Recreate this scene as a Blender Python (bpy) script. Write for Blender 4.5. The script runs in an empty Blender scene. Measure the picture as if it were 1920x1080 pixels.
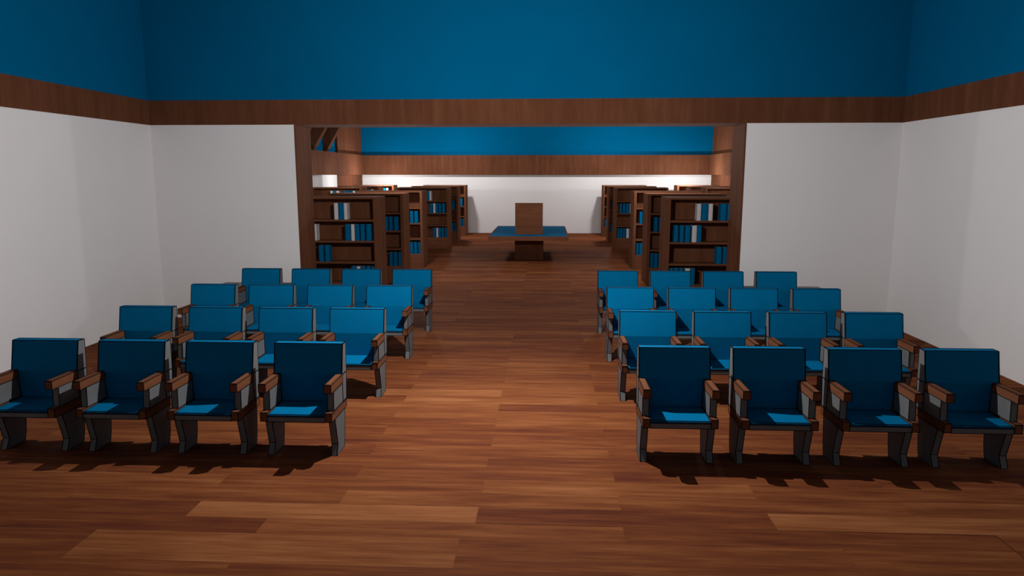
import bpy, bmesh, math
from mathutils import Vector, Matrix

scene = bpy.context.scene
col = scene.collection

# ------------------------------------------------------------------ node helpers
class NT:
    def __init__(s, mat):
        mat.use_nodes = True
        s.t = mat.node_tree
        s.t.nodes.clear()
        s.out = s.t.nodes.new('ShaderNodeOutputMaterial')
        s.b = s.t.nodes.new('ShaderNodeBsdfPrincipled')
        s.t.links.new(s.b.outputs[0], s.out.inputs[0])

    def n(s, kind, **kw):
        nd = s.t.nodes.new(kind)
        for k, v in kw.items():
            setattr(nd, k, v)
        return nd

    def put(s, sock, v):
        if isinstance(v, bpy.types.NodeSocket):
            s.t.links.new(v, sock)
        else:
            sock.default_value = v

    def m(s, op, a, b=0.0, c=None):
        nd = s.n('ShaderNodeMath', operation=op)
        s.put(nd.inputs[0], a)
        s.put(nd.inputs[1], b)
        if c is not None:
            s.put(nd.inputs[2], c)
        return nd.outputs[0]

    def xyz(s, x, y, z):
        nd = s.n('ShaderNodeCombineXYZ')
        s.put(nd.inputs[0], x); s.put(nd.inputs[1], y); s.put(nd.inputs[2], z)
        return nd.outputs[0]

    def noise(s, vec, scale, detail=4, rough=.55):
        nd = s.n('ShaderNodeTexNoise')
        s.put(nd.inputs['Vector'], vec)
        nd.inputs['Scale'].default_value = scale
        nd.inputs['Detail'].default_value = detail
        nd.inputs['Roughness'].default_value = rough
        return nd.outputs['Fac']

    def ramp(s, fac, stops):
        nd = s.n('ShaderNodeValToRGB')
        e = nd.color_ramp.elements
        while len(e) < len(stops):
            e.new(.5)
        for el, (p, c) in zip(e, stops):
            el.position = p
            el.color = (*c, 1)
        s.put(nd.inputs[0], fac)
        return nd.outputs[0]


def base_props(nt, rough, spec):
    nt.b.inputs['Roughness'].default_value = rough
    nt.b.inputs['Specular IOR Level'].default_value = spec


def plain(name, c, rough=.75, spec=.15, var=.06, scale=3.0):
    mat = bpy.data.materials.new(name)
    nt = NT(mat)
    base_props(nt, rough, spec)
    co = nt.n('ShaderNodeTexCoord').outputs['Object']
    f = nt.noise(co, scale, 5)
    lo = tuple(max(0, x * (1 - var)) for x in c)
    hi = tuple(min(1, x * (1 + var)) for x in c)
    nt.put(nt.b.inputs['Base Color'], nt.ramp(f, [(.3, lo), (.7, hi)]))
    return mat


def wood(name, axis, dark, mid, light, rough=.6, freq=1.0):
    """grain running along the given object axis"""
    mat = bpy.data.materials.new(name)
    nt = NT(mat)
    base_props(nt, .85, .03)
    co = nt.n('ShaderNodeTexCoord').outputs['Object']
    sep = nt.n('ShaderNodeSeparateXYZ')
    nt.put(sep.inputs[0], co)
    a = [sep.outputs[0], sep.outputs[1], sep.outputs[2]]
    for i in range(3):
        a[i] = nt.m('MULTIPLY', a[i], (.6 if i == axis else 6.5) * freq)
    v = nt.xyz(*a)
    f1 = nt.noise(v, 1.0, 6, .6)
    f2 = nt.noise(v, 6.0, 3, .6)
    f3 = nt.noise(co, .9, 2)
    f = nt.m('ADD', nt.m('MULTIPLY', f1, .55), nt.m('ADD', nt.m('MULTIPLY', f2, .2), nt.m('MULTIPLY', f3, .25)))
    nt.put(nt.b.inputs['Base Color'], nt.ramp(f, [(.36, dark), (.5, mid), (.64, light)]))
    return mat


WD, WM, WL = (.100, .036, .018), (.130, .048, .024), (.165, .064, .033)
M = {}
M['white'] = plain('wall_white_paint', (.82, .80, .80), .85, .05, .02, .6)
M['blue_wall'] = plain('wall_blue_paint', (.0003, .118, .265), .9, .0, .04, .8)
M['fabric'] = plain('blue_upholstery', (.0003, .135, .30), .85, .02, .05, 6)
M['metal'] = plain('dark_grey_steel', (.125, .127, .13), .6, .12, .08, 8)
M['edge_line'] = plain('black_edge_line', (.006, .006, .008), .8, .05, .02, 3)  # near-black colour of the lines along the chair edges
M['wood_z'] = wood('walnut_upright_grain', 2, WD, WM, WL)
M['wood_x'] = wood('walnut_level_grain', 0, WD, WM, WL)
M['wood_y'] = wood('walnut_arm_grain', 1, (.11, .040, .019), (.15, .056, .027), (.195, .076, .037), freq=1.6)
M['case_z'] = wood('bookcase_walnut_upright', 2, (.112, .041, .020), (.148, .055, .027), (.19, .073, .037))
M['case_x'] = wood('bookcase_walnut_level', 0, (.13, .047, .023), (.168, .063, .031), (.21, .081, .042))
M['book_blue'] = plain('blue_book_cloth', (.0003, .12, .27), .8, .03, .08, 9)
M['book_white'] = plain('white_book_cloth', (.62, .59, .59), .7, .15, .05, 9)
M['pages'] = plain('book_pages', (.5, .46, .4), .8, .1, .05, 20)
M['ceiling'] = plain('ceiling_paint', (.14, .12, .115), .9, .05, .02, 1)
M['soffit'] = plain('soffit_grey_paint', (.9, .9, .9), .9, .05, .02, 1)


def floor_material():
    mat = bpy.data.materials.new('plank_floor')
    nt = NT(mat)
    base_props(nt, .8, .03)
    co = nt.n('ShaderNodeTexCoord').outputs['Object']
    sep = nt.n('ShaderNodeSeparateXYZ')
    nt.put(sep.inputs[0], co)
    x, y = sep.outputs[0], sep.outputs[1]
    m = nt.m
    yb = 4.748
    near = m('MULTIPLY', m('LESS_THAN', y, yb), m('LESS_THAN', m('ABSOLUTE', x), 3.664))

    def mix(a, b):                       # a away from, b inside the front platform
        return m('ADD', m('MULTIPLY', m('SUBTRACT', 1.0, near), a), m('MULTIPLY', near, b))
    w = mix(.2445, .375)
    L = mix(2.16, 2.603)
    y0 = mix(4.755, 4.53)
    rowf = m('DIVIDE', m('SUBTRACT', y, y0), w)
    row = m('FLOOR', rowf)
    odd = m('FLOORED_MODULO', row, 2.0)
    xo = m('ADD', m('MULTIPLY', m('MULTIPLY', odd, L), mix(.5, 0.0)), mix(0.0, -.087))
    xo = m('ADD', xo, m('MULTIPLY', m('MULTIPLY', near, m('SUBTRACT', 1.0, odd)), 1.15))
    idf = m('DIVIDE', m('SUBTRACT', x, xo), L)
    idx = m('FLOOR', idf)
    par = m('FLOORED_MODULO', idx, 2.0)
    wn = nt.n('ShaderNodeTexWhiteNoise', noise_dimensions='3D')
    nt.put(wn.inputs['Vector'], nt.xyz(m('ADD', row, .37), m('ADD', par, 5.3), m('MULTIPLY', near, 7.1)))
    h = wn.outputs['Value']
    # planks the photograph shows clearly paler than the others
    far_ = m('SUBTRACT', 1.0, near)

    def isrow(r, p=None):
        v = m('COMPARE', row, float(r), .1)
        if p is not None:
            v = m('MULTIPLY', v, m('COMPARE', par, float(p), .1))
        return v
    pale = m('MULTIPLY', far_, m('ADD', m('ADD', isrow(0, 1), m('MULTIPLY', isrow(10, 1), .7)),
             m('ADD', isrow(11, 1), m('MULTIPLY', isrow(12, 1), .6))))
    pale = m('ADD', pale, m('MULTIPLY', near, m('MULTIPLY', m('MULTIPLY', m('COMPARE', row, -1.0, .1), m('COMPARE', idx, -1.0, .1)), .45)))
    # grain, stretched along the plank
    gx = m('ADD', m('MULTIPLY', x, 1.1), m('MULTIPLY', h, 41.0))
    gy = m('ADD', m('MULTIPLY', y, 15.0), m('MULTIPLY', par, 9.0))
    g1 = nt.noise(nt.xyz(gx, gy, m('MULTIPLY', h, 13.0)), 1.0, 5, .6)
    g2 = nt.noise(nt.xyz(m('MULTIPLY', gx, 2.5), m('MULTIPLY', y, 75.0), h), 1.0, 3, .6)
    g3 = nt.noise(nt.xyz(m('MULTIPLY', gx, .9), m('MULTIPLY', y, 5.0), m('MULTIPLY', h, 9.0)), 1.0, 3, .5)
    t = m('ADD', m('ADD', m('MULTIPLY', g1, .46), m('MULTIPLY', g2, .22)), m('MULTIPLY', g3, .24))
    t = m('ADD', t, m('MULTIPLY', h, .11))
    t = m('ADD', t, m('MULTIPLY', pale, .13))
    c = nt.ramp(t, [(.37, (.095, .024, .0125)), (.45, (.132, .036, .0145)), (.52, (.170, .050, .0175)),
                    (.60, (.225, .074, .025)), (.72, (.31, .115, .044))])
    # seams
    fy = m('FRACT', rowf); fx = m('FRACT', idf)
    sy = m('LESS_THAN', m('MULTIPLY', m('MINIMUM', fy, m('SUBTRACT', 1.0, fy)), w), .0018)
    sx = m('LESS_THAN', m('MULTIPLY', m('MINIMUM', fx, m('SUBTRACT', 1.0, fx)), L), .0018)
    edge_line = m('MULTIPLY', m('MAXIMUM', sy, sx), .16)
    e1 = m('MULTIPLY', m('LESS_THAN', m('ABSOLUTE', m('SUBTRACT', y, yb)), .004), m('LESS_THAN', m('ABSOLUTE', x), 3.668))
    e2 = m('MULTIPLY', m('LESS_THAN', m('ABSOLUTE', m('SUBTRACT', m('ABSOLUTE', x), 3.664)), .005), m('LESS_THAN', y, yb))
    edge_line = m('MAXIMUM', edge_line, m('MULTIPLY', m('MAXIMUM', m('MULTIPLY', e1, m('GREATER_THAN', x, 0.0)), e2), .6))
    mx = nt.n('ShaderNodeMix', data_type='RGBA')
    nt.put(mx.inputs[0], edge_line)
    nt.put(mx.inputs[6], c)
    mx.inputs[7].default_value = (.012, .006, .004, 1)
    nt.put(nt.b.inputs['Base Color'], mx.outputs[2])
    return mat


M['floor'] = floor_material()

# ------------------------------------------------------------------ mesh helpers
def box(bm, x0, x1, y0, y1, z0, z1, mi=0):
    r = bmesh.ops.create_cube(bm, size=1)
    mat = Matrix.Translation(((x0 + x1) / 2, (y0 + y1) / 2, (z0 + z1) / 2)) @ Matrix.Diagonal((abs(x1 - x0), abs(y1 - y0), abs(z1 - z0), 1))
    bmesh.ops.transform(bm, matrix=mat, verts=r['verts'])
    for f in {f for v in r['verts'] for f in v.link_faces}:
        f.material_index = mi
    return r['verts']


def prism(bm, prof, x0, x1, mi=0):
    """profile in (y, z), extruded along x"""
    a = [bm.verts.new((x0, y, z)) for y, z in prof]
    b = [bm.verts.new((x1, y, z)) for y, z in prof]
    fs = [bm.faces.new(a), bm.faces.new(b[::-1])]
    n = len(prof)
    for i in range(n):
        fs.append(bm.faces.new((a[i], b[i], b[(i + 1) % n], a[(i + 1) % n])))
    for f in fs:
        f.material_index = mi
    bmesh.ops.recalc_face_normals(bm, faces=fs)
    return fs


def prism_xz(bm, prof, y0, y1, mi=0):
    a = [bm.verts.new((x, y0, z)) for x, z in prof]
    b = [bm.verts.new((x, y1, z)) for x, z in prof]
    fs = [bm.faces.new(a), bm.faces.new(b[::-1])]
    n = len(prof)
    for i in range(n):
        fs.append(bm.faces.new((a[i], b[i], b[(i + 1) % n], a[(i + 1) % n])))
    for f in fs:
        f.material_index = mi
    bmesh.ops.recalc_face_normals(bm, faces=fs)


def edge_lines(bm, r, mi, skip_z=None):
    """thin black line laid along every sharp edge"""
    bm.normal_update()
    es = [(e.verts[0].co.copy(), e.verts[1].co.copy()) for e in bm.edges
          if len(e.link_faces) == 2 and e.calc_face_angle(0) > .35]
    for a, b in es:
        d = b - a
        ln = d.length
        if ln < .01:
            continue
        if skip_z and abs(a.z - skip_z) < .004 and abs(b.z - skip_z) < .004:
            continue
        vs = box(bm, -r, r, -r, r, -ln / 2, ln / 2, mi)
        q = Vector((0, 0, 1)).rotation_difference(d.normalized())
        bmesh.ops.transform(bm, matrix=Matrix.Translation((a + b) / 2) @ q.to_matrix().to_4x4(), verts=vs)


def obj(name, bm, mats, parent=None, smooth=False):
    me = bpy.data.meshes.new(name)
    bm.to_mesh(me)
    bm.free()
    for m_ in (mats if isinstance(mats, (list, tuple)) else [mats]):
        me.materials.append(m_)
    if smooth:
        for p in me.polygons:
            p.use_smooth = True
    o = bpy.data.objects.new(name, me)
    col.objects.link(o)
    if parent:
        o.parent = parent
    return o


def struct(name, bm, mats):
    o = obj(name, bm, mats)
    o['kind'] = 'structure'
    return o


def thing(name, label, cat, loc=(0, 0, 0), rz=0, group=None):
    o = bpy.data.objects.new(name, None)
    col.objects.link(o)
    o.empty_display_size = .1
    o.location = loc
    o.rotation_euler = (0, 0, rz)
    o['label'] = label
    o['category'] = cat
    if group:
        o['group'] = group
    return o


def dup(root, loc, rz, label, group=None, name=None):
    r = root.copy()
    col.objects.link(r)
    r.location = loc
    r.rotation_euler = (0, 0, rz)
    r['label'] = label
    if group:
        r['group'] = group
    for ch in list(root.children):
        c = ch.copy()
        col.objects.link(c)
        c.parent = r
        for g in list(ch.children):
            d = g.copy()
            col.objects.link(d)
            d.parent = c
    return r


# ------------------------------------------------------------------ the setting
XW, YB, TH = 6.25, 11.933, .75          # front room half width, dividing wall, its thickness
OX, Z1, Z2 = 3.75, 3.33, 3.735          # opening half width, trim band
ZC = 6.3
YN = -1.6                                # wall behind the camera
XB, YF, ZB = 7.56, 30.45, 6.3            # back room

bm = bmesh.new()
box(bm, -9, 9, YN - .3, YF + .3, -.12, 0)
struct('floor', bm, M['floor'])
bm = bmesh.new()
box(bm, -9, 9, YN - .3, YF + .3, ZC, ZC + .12)
struct('ceiling', bm, M['ceiling'])

for s, side in ((-1, 'left'), (1, 'right')):
    bm = bmesh.new()
    box(bm, s * XW, s * (XW + .3), YN, YB, 0, Z1, 0)
    box(bm, s * XW, s * (XW + .3), YN, YB, Z1, ZC, 1)
    struct('wall_' + side, bm, [M['white'], M['blue_wall']])
    bm = bmesh.new()
    box(bm, s * (XW - .012), s * (XW + .01), YN, YB - .012, Z1, Z2, 0)
    struct('trim_%d' % (1 if s < 0 else 2), bm, M['wood_z'])

bm = bmesh.new()                          # dividing wall with the wide opening
for s in (-1, 1):
    box(bm, s * OX, s * 8.6, YB, YB + TH, 0, Z1, 0)
box(bm, -8.6, 8.6, YB, YB + TH, Z1 + .012, ZC, 1)
struct('wall_back', bm, [M['white'], M['blue_wall']])
bm = bmesh.new()
box(bm, -OX, OX, YB, YB + TH, Z1, Z1 + .012)
struct('trim_3', bm, M['soffit'])
bm = bmesh.new()
box(bm, -XW, XW, YB - .012, YB + .01, Z1, Z2)
struct('trim_4', bm, M['wood_z'])
for s, n in ((-1, 5), (1, 6)):            # wooden lining of the jambs
    bm = bmesh.new()
    box(bm, s * (OX - .015), s * (OX + .01), YB - .004, YB + TH + .01, 0, Z1 - .002)
    struct('trim_%d' % n, bm, M['wood_z'])

bm = bmesh.new()                          # wall behind the camera
box(bm, -XW - .3, XW + .3, YN - .3, YN, 0, Z1, 0)
box(bm, -XW - .3, XW + .3, YN - .3, YN, Z1, ZC, 1)
struct('wall_front', bm, [M['white'], M['blue_wall']])

# back room
bm = bmesh.new()
box(bm, -XB - .5, XB + .5, YF, YF + .3, 0, 2.9, 0)
box(bm, -XB - .5, XB + .5, YF, YF + .3, 2.9, ZC, 1)
struct('wall_far', bm, [M['white'], M['blue_wall']])
for s, side in ((-1, 'far_left'), (1, 'far_right')):
    bm = bmesh.new()
    box(bm, s * XB, s * (XB + .3), YB + TH, YF, 0, 2.9, 0)
    box(bm, s * XB, s * (XB + .3), YB + TH, YF, 2.9, ZC, 1)
    struct('wall_' + side, bm, [M['white'], M['blue_wall']])
ZT0, ZT1, PR = 2.49, 3.31, .28
bm = bmesh.new()
box(bm, -XB + PR, XB - PR, YF - PR, YF, ZT0, ZT1)
struct('trim_7', bm, M['wood_z'])
for s, n in ((-1, 8), (1, 9)):
    bm = bmesh.new()
    box(bm, s * (XB - PR), s * XB, YB + TH, YF, ZT0, ZT1)
    struct('trim_%d' % n, bm, M['wood_z'])
# wooden corner panels above and below the band
for s, n in ((-1, 10), (1, 11)):
    bm = bmesh.new()
    box(bm, s * (XB - .1), s * XB, 26.15, YF, 0, ZT0)
    box(bm, s * (XB - .1), s * XB, 26.95 if s < 0 else 24.9, YF, ZT1, ZC)
    struct('trim_%d' % n, bm, M['wood_z'])
    bm = bmesh.new()
    box(bm, s * (XB - .27), s * XB, 24.4, 25.35, 0, ZT0)
    box(bm, s * (XB - .27), s * XB, 25.356, 26.14, 0, ZT0)
    struct('trim_%d' % (n + 2), bm, M['white'])
# sloping timber brackets standing on the side bands
n = 14
for s in (-1, 1):
    for k in range(8):
        y = (25.5 if s < 0 else 24.5) - 1.46 * k
        if y < 13.2:
            continue
        bm = bmesh.new()
        prism_xz(bm, [(s * (XB - .002), ZT1), (s * (XB - .09), ZT1), (s * (XB - .09 - (ZC - ZT1) * .604), ZC), (s * (XB - .002), ZC)], y, y + .26)
        struct('trim_%d' % n, bm, M['wood_z'])
        n += 1

# ------------------------------------------------------------------ chairs
def make_chair():
    t = thing('auditorium_chair', '', 'chair')
    mats_w = [M['wood_y'], M['edge_line']]
    mats_m = [M['metal'], M['edge_line']]
    mats_f = [M['fabric'], M['edge_line'], M['metal']]
    R = .0026
    # padded backrest: upper part wider and leaning, lower part between the arms
    bm = bmesh.new()
    prism(bm, [(0, .966), (.085, .966), (.075, .69), (-.055, .69)], -.314, .314)
    prism(bm, [(-.055, .6898), (.04, .6898), (.03, .40), (-.042, .40)], -.256, .256)
    edge_lines(bm, R, 1, .69)
    b = obj('backrest', bm, mats_f, t)
    bm = bmesh.new()
    for s in (-1, 1):
        prism(bm, [(0.002, .964), (.09, .964), (.08, .69), (-.053, .69)], s * .3142, s * .3185)
        prism(bm, [(-.048, .686), (.08, .686), (.052, .425), (-.048, .425)], s * .258, s * .318)
    prism(bm, [(.0855, .964), (.092, .964), (.082, .69), (.0758, .69)], -.314, .314)
    prism(bm, [(.041, .686), (.08, .686), (.052, .40), (.031, .40)], -.257, .257)
    edge_lines(bm, R, 1)
    obj('back_shell', bm, mats_m, t)
    # seat
    bm = bmesh.new()
    prism(bm, [(-.396, .399), (-.396, .408), (-.385, .416), (-.043, .428), (-.043, .399)], -.255, .255)
    edge_lines(bm, R, 1)
    obj('seat', bm, [M['fabric'], M['edge_line']], t)
    bm = bmesh.new()
    box(bm, -.2575, .2575, -.402, .02, .354, .3985)
    edge_lines(bm, R, 1)
    obj('seat_frame', bm, mats_m, t)
    for s in (-1, 1):
        bm = bmesh.new()
        box(bm, s * .258, s * .318, -.405, .052, .358, .436)
        edge_lines(bm, R, 1)
        obj('side_rail', bm, mats_w, t)
        bm = bmesh.new()
        prism(bm, [(-.328, .4365), (-.318, .616), (-.05, .616), (-.05, .4365)], s * .26, s * .316)
        edge_lines(bm, R, 1)
        obj('side_panel', bm, mats_m, t)
        bm = bmesh.new()
        vs = box(bm, s * .2585, s * .3225, -.405, -.05, .618, .695)
        bmesh.ops.bevel(bm, geom=[e for e in bm.edges if all(v.co.z > .69 for v in e.verts)], offset=.006, segments=1, affect='EDGES')
        edge_lines(bm, R * .8, 1)
        obj('armrest', bm, mats_w, t)
        bm = bmesh.new()
        prism(bm, [(-.31, .357), (-.245, .10), (-.29, 0), (-.055, 0), (-.03, .10), (.0, .357)], s * .259, s * .316)
        edge_lines(bm, R, 1)
        obj('leg', bm, mats_m, t)
    return t


rows = [6.2085 + 1.6862 * r for r in range(4)]
xs = [-4.187, -3.352, -2.516, -1.681, 1.657, 2.493, 3.328, 4.164]
row_txt = ['front row', 'second row', 'third row', 'rearmost row']
seat_txt = ['at the aisle', 'second from the aisle', 'third from the aisle', 'at the wall end']
proto = make_chair()
first = True
for r, y in enumerate(rows):
    for i, x in enumerate(xs):
        side = 'left' if i < 4 else 'right'
        k = (3 - i) if i < 4 else (i - 4)
        lab = 'blue padded armchair, %s of the %s block, %s' % (row_txt[r], side, seat_txt[k])
        grp = 'blue chairs of the %s seating block' % side
        if first:
            proto.location = (x, y, 0)
            proto['label'] = lab
            proto['group'] = grp
            first = False
        else:
            dup(proto, (x, y, 0), 0, lab, grp)

# ------------------------------------------------------------------ bookcases
SHELF_Z = [.385, .80, 1.215, 1.63]        # standing surfaces, bottom to top
CW, CD, CH = 1.75, .75, 2.07


def make_case():
    t = thing('bookcase', '', 'bookcase')
    bm = bmesh.new(); box(bm, 0, .07, 0, CD, 0, 2.03); obj('side_panel', bm, M['case_z'], t)
    bm = bmesh.new(); box(bm, CW - .07, CW, 0, CD, 0, 2.03); obj('side_panel', bm, M['case_z'], t)
    bm = bmesh.new(); box(bm, 0, CW, 0, CD, 2.031, CH); obj('top_panel', bm, M['case_x'], t)
    bm = bmesh.new(); box(bm, .071, CW - .071, .004, CD - .004, 0, .385); obj('plinth', bm, M['case_x'], t)
    bm = bmesh.new(); box(bm, .071, CW - .071, CD / 2 - .03, CD / 2 + .03, .386, 2.03); obj('back_panel', bm, M['case_z'], t)
    for z in SHELF_Z[1:]:
        bm = bmesh.new()
        box(bm, .071, CW - .071, .004, CD / 2 - .031, z - .036, z)
        box(bm, .071, CW - .071, CD / 2 + .031, CD - .004, z - .036, z)
        obj('shelf', bm, M['case_x'], t)
    return t


CY = {'A': 13.6, 'B': 16.15, 'C': 18.7, 'D': 23.8, 'E': 26.35, 'F': 28.9}
ordn = {'A': 'nearest', 'B': 'second nearest', 'C': 'third nearest', 'D': 'fourth nearest', 'E': 'fifth nearest', 'F': 'farthest'}
X1, X2 = 2.8, 5.77
case0 = make_case()
first = True


def place_case(x, y, lab, grp):
    global first
    if first:
        case0.location = (x, y, 0); case0['label'] = lab; case0['group'] = grp
        first = False
    else:
        dup(case0, (x, y, 0), 0, lab, grp)


for s, side in ((-1, 'left'), (1, 'right')):
    for key, y in CY.items():
        x = X1 if s > 0 else -X1 - CW
        place_case(x, y, 'tall walnut bookcase %s of the aisle, %s to the camera' % (side, ordn[key]) if key != 'F'
                   else 'tall walnut bookcase %s of the aisle, farthest back by the white wall' % side,
                   'bookcases along the %s of the aisle' % side)
    for key, w in (('D', 'nearest'), ('E', 'middle'), ('F', 'farthest')):
        x = X2 if s > 0 else -X2 - CW
        place_case(x, CY[key], 'walnut bookcase by the %s side wall, mostly hidden, %s of three there' % (side, w),
                   'bookcases by the %s side wall' % side)


# books ----------------------------------------------------------------
book_mesh = {}


def book_parts(kind, w):
    key = (kind, round(w, 2))
    if key in book_mesh:
        return book_mesh[key]
    w = round(w, 2)
    d, h = .2, .32
    bm = bmesh.new()
    # spine: rounded outline in plan, extruded upward; boards left and right
    segs = 8
    prof = []
    for i in range(segs + 1):
        a = math.pi * i / segs
        prof.append((-w / 2 * math.cos(a), .022 - .022 * math.sin(a)))
    outer = prof + [(w / 2, d), (w / 2 - .005, d), (w / 2 - .005, .03), (-w / 2 + .005, .03), (-w / 2 + .005, d), (-w / 2, d)]
    a = [bm.verts.new((x, y, 0)) for x, y in outer]
    b = [bm.verts.new((x, y, h)) for x, y in outer]
    bm.faces.new(a[::-1]); bm.faces.new(b)
    k = len(outer)
    for i in range(k):
        bm.faces.new((a[i], a[(i + 1) % k], b[(i + 1) % k], b[i]))
    bmesh.ops.recalc_face_normals(bm, faces=bm.faces[:])
    me = bpy.data.meshes.new('cover')
    bm.to_mesh(me); bm.free()
    me.materials.append(M['book_' + kind])
    bm = bmesh.new()
    box(bm, -w / 2 + .0052, w / 2 - .0052, .0302, d - .006, .006, h - .006)
    mp = bpy.data.meshes.new('pages')
    bm.to_mesh(mp); bm.free()
    mp.materials.append(M['pages'])
    book_mesh[key] = (me, mp)
    return book_mesh[key]


def put_book(kind, w, loc, lab, grp):
    t = thing('book', lab, 'book', loc, 0, grp)
    me, mp = book_parts(kind, w)
    for n_, m_ in (('cover', me), ('pages', mp)):
        o = bpy.data.objects.new(n_, m_)
        col.objects.link(o)
        o.parent = t


# distance from the aisle-side edge of the case, colour
TL = {3: [(.592, .66, 'white'), (.667, .76, 'blue'), (.775, .855, 'white')],
      2: [(.135, .23, 'blue'), (.265, .347, 'blue'), (.368, .452, 'blue'), (.462, .535, 'white'), (.55, .65, 'blue'), (1.215, 1.29, 'white')],
      1: [(.98, 1.075, 'blue'), (1.105, 1.195, 'blue')],
      0: [(.078, .148, 'blue'), (.175, .26, 'blue'), (.28, .365, 'blue'), (.378, .444, 'white'), (.457, .56, 'blue')]}
TR = {3: [(.575, .659, 'white'), (.672, .78, 'blue'), (.797, .877, 'white'), (1.022, 1.135, 'blue'), (1.148, 1.22, 'blue')],
      2: [(.16, .242, 'blue'), (.267, .351, 'blue'), (.373, .468, 'blue'), (.504, .592, 'white'), (.602, .68, 'blue')],
      1: [(.985, 1.085, 'blue'), (1.106, 1.18, 'blue')],
      0: [(.098, .164, 'blue'), (.182, .267, 'blue'), (.285, .369, 'blue'), (.403, .495, 'white'), (.508, .585, 'blue')]}
VIS = {'A': 1.3, 'B': .37, 'C': .36, 'D': .72, 'E': .34, 'F': .34}
shelf_txt = {3: 'top shelf', 2: 'second shelf', 1: 'third shelf', 0: 'bottom shelf'}
num = ['first', 'second', 'third', 'fourth', 'fifth', 'sixth']
for s, side in ((-1, 'left'), (1, 'right')):
    for key, y in CY.items():
        for sh, books in (TL if s < 0 else TR).items():
            if key != 'A' and sh == 3 and not (key == 'D' and s < 0):
                continue
            for bi, (a, b, kind) in enumerate(books):
                if a > VIS[key]:
                    continue
                w = b - a
                sh_off = -.03 if (s > 0) else .0
                x = s * (X1 + (a + b) / 2)
                lab = '%s book, %s from aisle, %s, %s %s aisle bookcase' % (kind, num[bi], shelf_txt[sh], ordn[key], side)
                put_book(kind, w, (x, y + .03, SHELF_Z[sh]), lab, 'books in the %s %s aisle bookcase' % (ordn[key], side))
# outer cases on the left show the heads of a few books
def wx(u, Y):
    return .495 + (u - 1023.5) * Y / 1317.0
for key, lst in (('D', [(617, 621.5, 'white'), (622.5, 627.5, 'blue'), (628.5, 633.5, 'white'), (643, 648, 'blue'), (649, 653.5, 'blue'), (655, 659.5, 'blue'), (660.3, 664.5, 'white')]),
                 ('E', [(684, 688.5, 'blue'), (690, 694.5, 'blue'), (695.5, 699, 'white')]),
                 ('F', [(716.5, 722, 'blue'), (723.5, 727.5, 'white')])):
    for bi, (u0, u1, kind) in enumerate(lst):
        Y = CY[key] + .03
        a, b = wx(u0, Y), wx(u1, Y)
        lab = '%s book, %s from left on top shelf, %s bookcase by left side wall' % (kind, (num + ['seventh'])[bi], {'D': 'nearest', 'E': 'middle', 'F': 'farthest'}[key])
        put_book(kind, b - a, ((a + b) / 2, Y, SHELF_Z[3]), lab, 'books in the bookcases by the left side wall')

# ------------------------------------------------------------------ table and lectern
TY0, TY1, TX, TZ = 19.75, 23.85, 1.135, .78
t = thing('reading_table', 'large walnut pedestal table with blue inlaid top in the aisle', 'table', (0, TY0, 0))
D = TY1 - TY0
bm = bmesh.new()
box(bm, -TX, TX, 0, .07, .66, TZ); box(bm, -TX, TX, D - .07, D, .66, TZ)
box(bm, -TX, -TX + .045, .0705, D - .0705, .66, TZ); box(bm, TX - .045, TX, .0705, D - .0705, .66, TZ)
box(bm, -TX + .0455, TX - .0455, .0705, D - .0705, .66, TZ - .03)
obj('table_top', bm, M['case_x'], t)
bm = bmesh.new()
box(bm, -TX + .046, TX - .046, .0706, D - .0706, TZ - .0295, TZ)
obj('inlay', bm, M['fabric'], t)
bm = bmesh.new()
box(bm, -.42, .42, .93, 3.1, 0, .659)
obj('pedestal', bm, M['case_z'], t)

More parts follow.
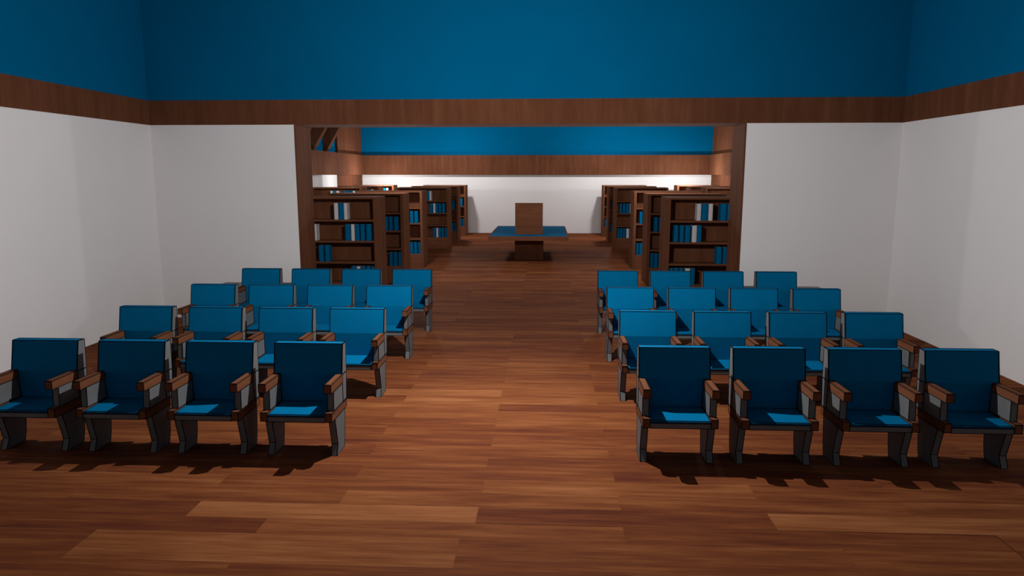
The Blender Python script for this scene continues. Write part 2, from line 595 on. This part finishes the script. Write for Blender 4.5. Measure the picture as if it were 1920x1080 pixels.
t = thing('lectern', 'boxy walnut lectern standing on the blue topped table', 'lectern', (.0, 20.45, TZ))
bm = bmesh.new()
box(bm, -.40, .40, 0, .03, 0, .885)
obj('front_panel', bm, M['case_x'], t)
for s in (-1, 1):
    bm = bmesh.new()
    prism(bm, [(.0305, 0), (.50, 0), (.50, .70), (.0305, .885)], s * .37, s * .40)
    obj('side_panel', bm, M['case_z'], t)
bm = bmesh.new()
prism(bm, [(-.012, .8865), (-.012, .912), (.53, .715), (.53, .69)], -.402, .402)
obj('reading_top', bm, M['case_x'], t)
bm = bmesh.new()
box(bm, -.369, .369, .031, .49, .35, .375)
obj('shelf', bm, M['case_x'], t)

# ------------------------------------------------------------------ light
def point(name, loc, power, r=.0):
    l = bpy.data.lights.new(name, 'POINT')
    l.energy = power
    l.shadow_soft_size = r
    l.color = (1, .985, .97)
    o = bpy.data.objects.new(name, l)
    o.location = loc
    col.objects.link(o)
    return o


point('room_light', (0, 7.1, 3.42), 640)
for s in (-1, 1):
    point('library_light', (s * 2.8, 17.2, 3.3), 225, .12)
    point('library_light', (s * 3.15, 27.5, 3.42), 250, .09)
    point('library_light', (s * 6.1, 28.5, 2.36), 140, .04)
    point('library_light', (s * 6.5, 25.3, 2.25), 16, .03)
    point('library_light', (s * 6.3, 22.9, 2.2), 22, .03)

w = bpy.data.worlds.new('World')
scene.world = w
w.use_nodes = True
w.node_tree.nodes['Background'].inputs[0].default_value = (.02, .02, .022, 1)
w.node_tree.nodes['Background'].inputs[1].default_value = .1

# ------------------------------------------------------------------ camera
cam = bpy.data.cameras.new('camera')
cam.lens = 1317.7 / 1920 * 36
cam.sensor_width = 36
co = bpy.data.objects.new('camera', cam)
col.objects.link(co)
yaw, pitch = -.0482, -.16
fw = Vector((math.sin(yaw) * math.cos(pitch), math.cos(yaw) * math.cos(pitch), math.sin(pitch)))
r_ = Vector((math.cos(yaw), -math.sin(yaw), 0))
u_ = r_.cross(fw)
mt = Matrix((r_, u_, -fw)).transposed().to_4x4()
mt.translation = (.495, 0, 2.5)
co.matrix_world = mt
scene.camera = co

vs = scene.view_settings
vs.view_transform = 'Standard'
vs.look = 'None'
vs.gamma = 1
vs.exposure = 0
vs.use_curve_mapping = False
